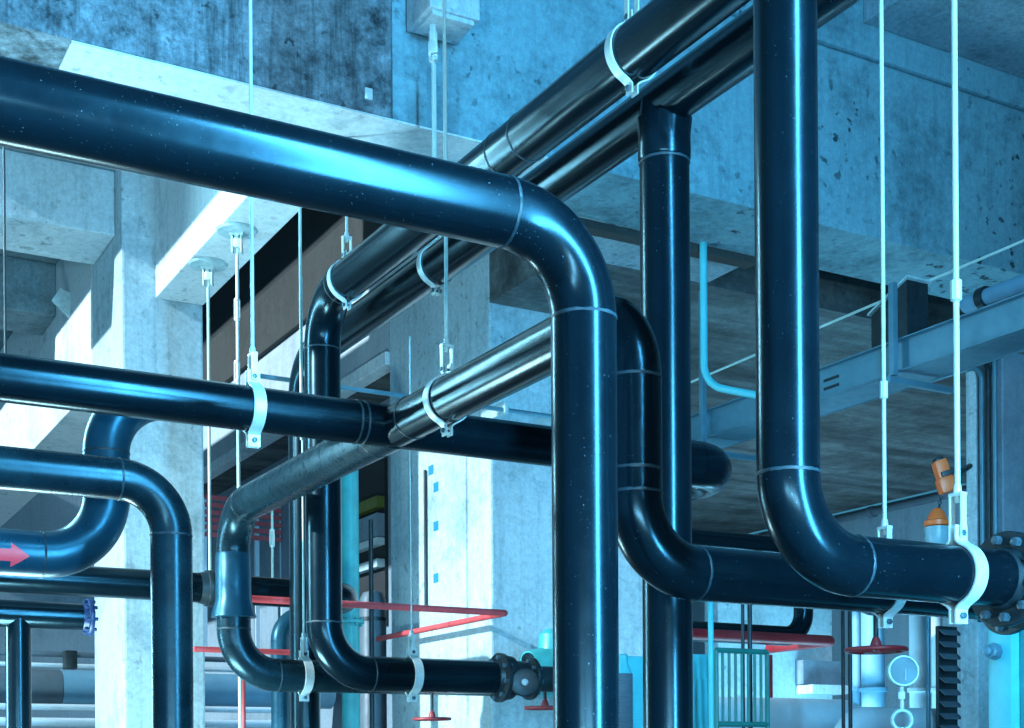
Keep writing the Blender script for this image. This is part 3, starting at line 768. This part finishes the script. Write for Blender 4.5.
# concrete post and louvre behind it
c = P(978, 660, 8.4)
struct('concrete_column', (c.x, c.y, 0), (c.x + .12, c.y + .14, P(978, 622, 8.4).z), C_BLUE, .008)
c = P(951, 660, 10.4)
lv = empty('louvre', Vector((c.x, c.y, 0)), 'dark slatted louvre panel left of the concrete post at lower right', 'louvre')
ztp = P(951, 626, 10.4).z
obj('frame', box(bmesh.new(), (c.x - .10, c.y + .03, 0), (c.x + .10, c.y + .06, ztp), .004), DARKM, lv)
for i in range(9):
    zz_ = ztp - .05 - i * .09
    bm = bmesh.new(); obox(bm, Vector((c.x, c.y, zz_)), A, (B + UP * .8).normalized(), (UP - B * .8).normalized(), .19, .07, .006); obj('slat', bm, LAGG, lv)
# pale low walls far behind the green railing
q0 = P(718, 655, 13.0); q1 = along(q0, A, 832)
struct('wall_low', (q0.x, q0.y, 0), (q1.x, q0.y + .2, P(780, 590, 13.1).z), C_PALE)
q2 = along(q0, A, 795)
struct('trim_10', (q2.x, q0.y - .12, P(800, 682, 13).z), (q1.x, q0.y - .002, P(800, 657, 13).z), C_GREY)
struct('trim_11', (q2.x, q0.y - .25, P(800, 692, 13).z), (q1.x, q0.y - .002, P(800, 683, 13).z), C_PALE)
# teal fittings between the front riser and the tall riser
c = P(630, 690, 8.6)
fs = empty('filter_unit', Vector((c.x, c.y, 0)), 'cyan valve unit with a ribbed grey body between the two front risers', 'filter')
obj('body', box(bmesh.new(), (c.x + .02, c.y + .05, 0), (c.x + .16, c.y + .2, P(636, 655, 8.6).z), .012), CYAN, fs)
prof = []
zt_ = P(625, 672, 8.6).z
for i in range(18): prof += [(zt_ - .02 * i - .02, .062), (zt_ - .02 * i - .012, .056)]
prof = [(0, .06)] + prof[::-1]
prof.sort()
obj('ribbed_cylinder', lathe(bmesh.new(), Vector((c.x - .05, c.y, 0)), UP, prof, 24), LAGG, fs)
obj('cap', lathe(bmesh.new(), Vector((c.x - .05, c.y, zt_)), UP, [(-.012, .056), (0, .05), (.05, .03), (.10, .03), (.11, .02)], 20), CYAN, fs)
# concrete corbel at the top
cbm = bmesh.new()
za = hit(455, 46, 'b', bF).z
xa, xb_ = hit(406, 32, 'b', bF).x, hit(455, 46, 'b', bF).x
yf = hit(485, 22, 'z', za).y
box(cbm, (xa, yf, za), (xb_, bF - .004, za + .8), .012)
obox(cbm, Vector(((xa + xb_) / 2, (yf + bF) / 2 - .02, za - .012)), A, B, UP, (xb_ - xa) * .84, (bF - yf) * .74, .03, .006)
o = obj('concrete_corbel', cbm, C_BLUE, None, False, loc=Vector(((xa + xb_) / 2, bF, za))); o['kind'] = 'structure'
# blue tape squares on the pier
for px, py in ((431, 470), (436, 487), (436, 526), (436, 578)):
    q_ = hit(px, py, 'a', mca - .001); bm = bmesh.new(); obox(bm, q_, B, A, UP, .10, .004, .085)
    o = obj('tape_patch', bm, BTAPE, None, False, loc=q_); tag(o, {470: 'small blue tape patch topmost on the pier, partly round', 487: 'second blue tape patch from the top on the pier', 526: 'third blue tape patch down on the pier', 578: 'lowest blue tape patch on the pier, above the red V pipe'}[py], 'tape', 'blue tape patches on the pier')
q_ = hit(425, 480, 'a', mca - .02)
o = obj('conduit', tube([Vector((q_.x, q_.y, hit(425, 610, 'a', mca - .02).z)), Vector((q_.x, q_.y, hit(425, 470, 'a', mca - .02).z))], .014, 10), DARKM, None, loc=q_); tag(o, 'thin dark conduit down the lit face of the middle pier', 'conduit')
# alcove between the long wall and the pier, with ledges, a post and a tank
aw = mca + .49
q0 = hit(352, 430, 'a', aw); q1 = hit(388, 625, 'a', aw)
ylo, yhi = min(q0.y, q1.y), max(q0.y, q1.y)
struct('alcove_shade_sheet', (aw - .03, ylo, q1.z), (aw + .008, yhi, q0.z), C_VOID)  # near-black sheet on the wall stands in for the alcove's shade
for nm, ya, yb_, mt_2 in (('trim_6', 500, 511, YELLOW), ('trim_7', 517, 540, C_GREY), ('trim_8', 541, 548, C_PALE), ('trim_9', 562, 570, C_BLUE)):
    za_, zb2 = hit(372, ya, 'a', aw - .06).z, hit(372, yb_, 'a', aw - .06).z
    struct(nm, (aw - .12, ylo, zb2), (aw - .032, yhi, za_), mt_2)
c = P(371, 560, 13.2)
o = obj('steel_post', tube([Vector((c.x, c.y, 0)), Vector((c.x, c.y, P(371, 520, 13.2).z))], .022, 12), DARKM, None, loc=Vector((c.x, c.y, 0))); tag(o, 'thin black post in the dark alcove left of the pier', 'post')
c = P(373, 640, 13.9); zt_ = P(373, 590, 13.9).z
o = empty('pressure_tank', Vector((c.x, c.y, 0)), 'grey domed tank low in the alcove left of the pier', 'tank')
obj('shell', lathe(bmesh.new(), Vector((c.x, c.y, 0)), UP, [(.1, .10), (.14, .135), (zt_ - .10, .135), (zt_ - .03, .10), (zt_, .02)], 28), LAGG, o)
for zz_ in (zt_ - .3, zt_ - .75): obj('band', lathe(bmesh.new(), Vector((c.x, c.y, zz_)), UP, [(-.02, .137), (-.018, .142), (.018, .142), (.02, .137)], 28), DARKM, o)
for k in range(3):
    a = 2 * PI * k / 3; e_ = Vector((math.cos(a), math.sin(a), 0)) * .1; obj('leg', tube([Vector((c.x, c.y, 0)) + e_, Vector((c.x, c.y, .16)) + e_], .015, 8), DARKM, o)
c0 = P(520, 412, 11.3)
o = empty('conduit', c0, 'thin level blue-grey conduit crossing in front of the middle pier', 'conduit')
obj('pipe_section', tube([along(c0, A, 258), along(c0, A, 600)], .018, 12), GALV, o)
for px in (505, 560):
    cc = along(c0, A, px); obj('clip', box(bmesh.new(), (cc.x - .02, cc.y - .03, cc.z - .03), (cc.x + .02, mcb - .001, cc.z + .07), .004), ZINC2, o)
# red slatted barrier in the distance
bp0 = hit(205, 497, 'b', 16.6); bp1 = hit(283, 503, 'b', 16.6)
bz0 = hit(205, 534, 'b', 16.6).z
rbn = empty('slatted_barrier', Vector(((bp0.x + bp1.x) / 2, 16.6, bz0)), 'distant barrier of red horizontal slats between the left column and the bright riser', 'barrier')
for i in range(6):
    zz_ = bz0 + (bp0.z - bz0) * i / 5; bm = bmesh.new(); obox(bm, Vector(((bp0.x + bp1.x) / 2, 16.6, zz_)), A, B, UP, bp1.x - bp0.x, .03, .055); obj('slat', bm, PALERED, rbn, False)
for i in range(4):
    xx = bp0.x + (bp1.x - bp0.x) * i / 3; bm = bmesh.new(); obox(bm, Vector((xx, 16.64, (bz0 + bp0.z) / 2 - .7)), A, B, UP, .05, .05, bp0.z - bz0 + 1.4); obj('post', bm, LAGW, rbn, False)

# ------------------------------------------------------------------ LIGHT
W = bpy.data.worlds.new('world'); S.world = W; W.use_nodes = True
bg = W.node_tree.nodes['Background']; bg.inputs[0].default_value = (.10, .50, .80, 1); bg.inputs[1].default_value = .45
def area(name, loc, target, sx, sy, power, col):
    l = bpy.data.lights.new(name, 'AREA'); l.shape = 'RECTANGLE'; l.size = sx; l.size_y = sy; l.energy = power; l.color = col
    o = bpy.data.objects.new(name, l); COL.objects.link(o); o.location = loc
    o.rotation_euler = (Vector(target) - Vector(loc)).to_track_quat('-Z', 'Y').to_euler()
    return o
def cs(lat, dep, z): v_ = RGT * lat + FWD * dep; return Vector((v_.x, v_.y, z))
area('unseen_streak_light', cs(3.0, 1.4, 4.0), cs(-2, 3.4, 3.4), 0.6, 6.5, 2200, (.15, .60, 1))  # unseen strip lamp set close in for the blue streaks down the risers
for i, xo in enumerate((-3.6, 0.2)):
    area('unseen_streak_light', Vector((xo - .6, -2.6, 1.5)), Vector((xo, 6, 3.6)), 3.2, .28, 370, (.46, .79, 1))  # long windows behind the viewer
area('unseen_streak_light', cs(-4.4, 9.0, 4.0), cs(0, 5, 3.4), .4, 5.0, 330, (.35, .80, 1))  # added lamp rather than a window, for bright left edges on the risers
area('unseen_uplight', Vector((1.5, 9.2, .8)), Vector((2.6, 9.8, 6)), 1.6, .6, 230, (.55, .92, 1))  # floor lamp added below the view to fill the left bay from beneath
area('unseen_uplight', Vector((8.5, 9.0, .8)), Vector((8.8, 9.8, 6)), 2.5, .6, 130, (.22, .70, 1))  # added uplight for the slab soffit and the low wall
area('unseen_uplight', Vector((11.5, 13.5, .6)), Vector((12.2, 14.2, 6)), 2.5, .6, 300, (.34, .74, 1))  # another added uplight, deeper in, to brighten the far right wall
sl = bpy.data.lights.new('sun', 'SUN'); sl.energy = 7.5; sl.angle = .02; sl.color = (.75, .93, 1)
so = bpy.data.objects.new('sun', sl); COL.objects.link(so)
so.rotation_euler = Vector((.86, .07, -.34)).to_track_quat('-Z', 'Y').to_euler()

S.view_settings.view_transform = 'Standard'; S.view_settings.look = 'None'
S.view_settings.gamma = 1; S.view_settings.use_curve_mapping = False; S.view_settings.exposure = .0
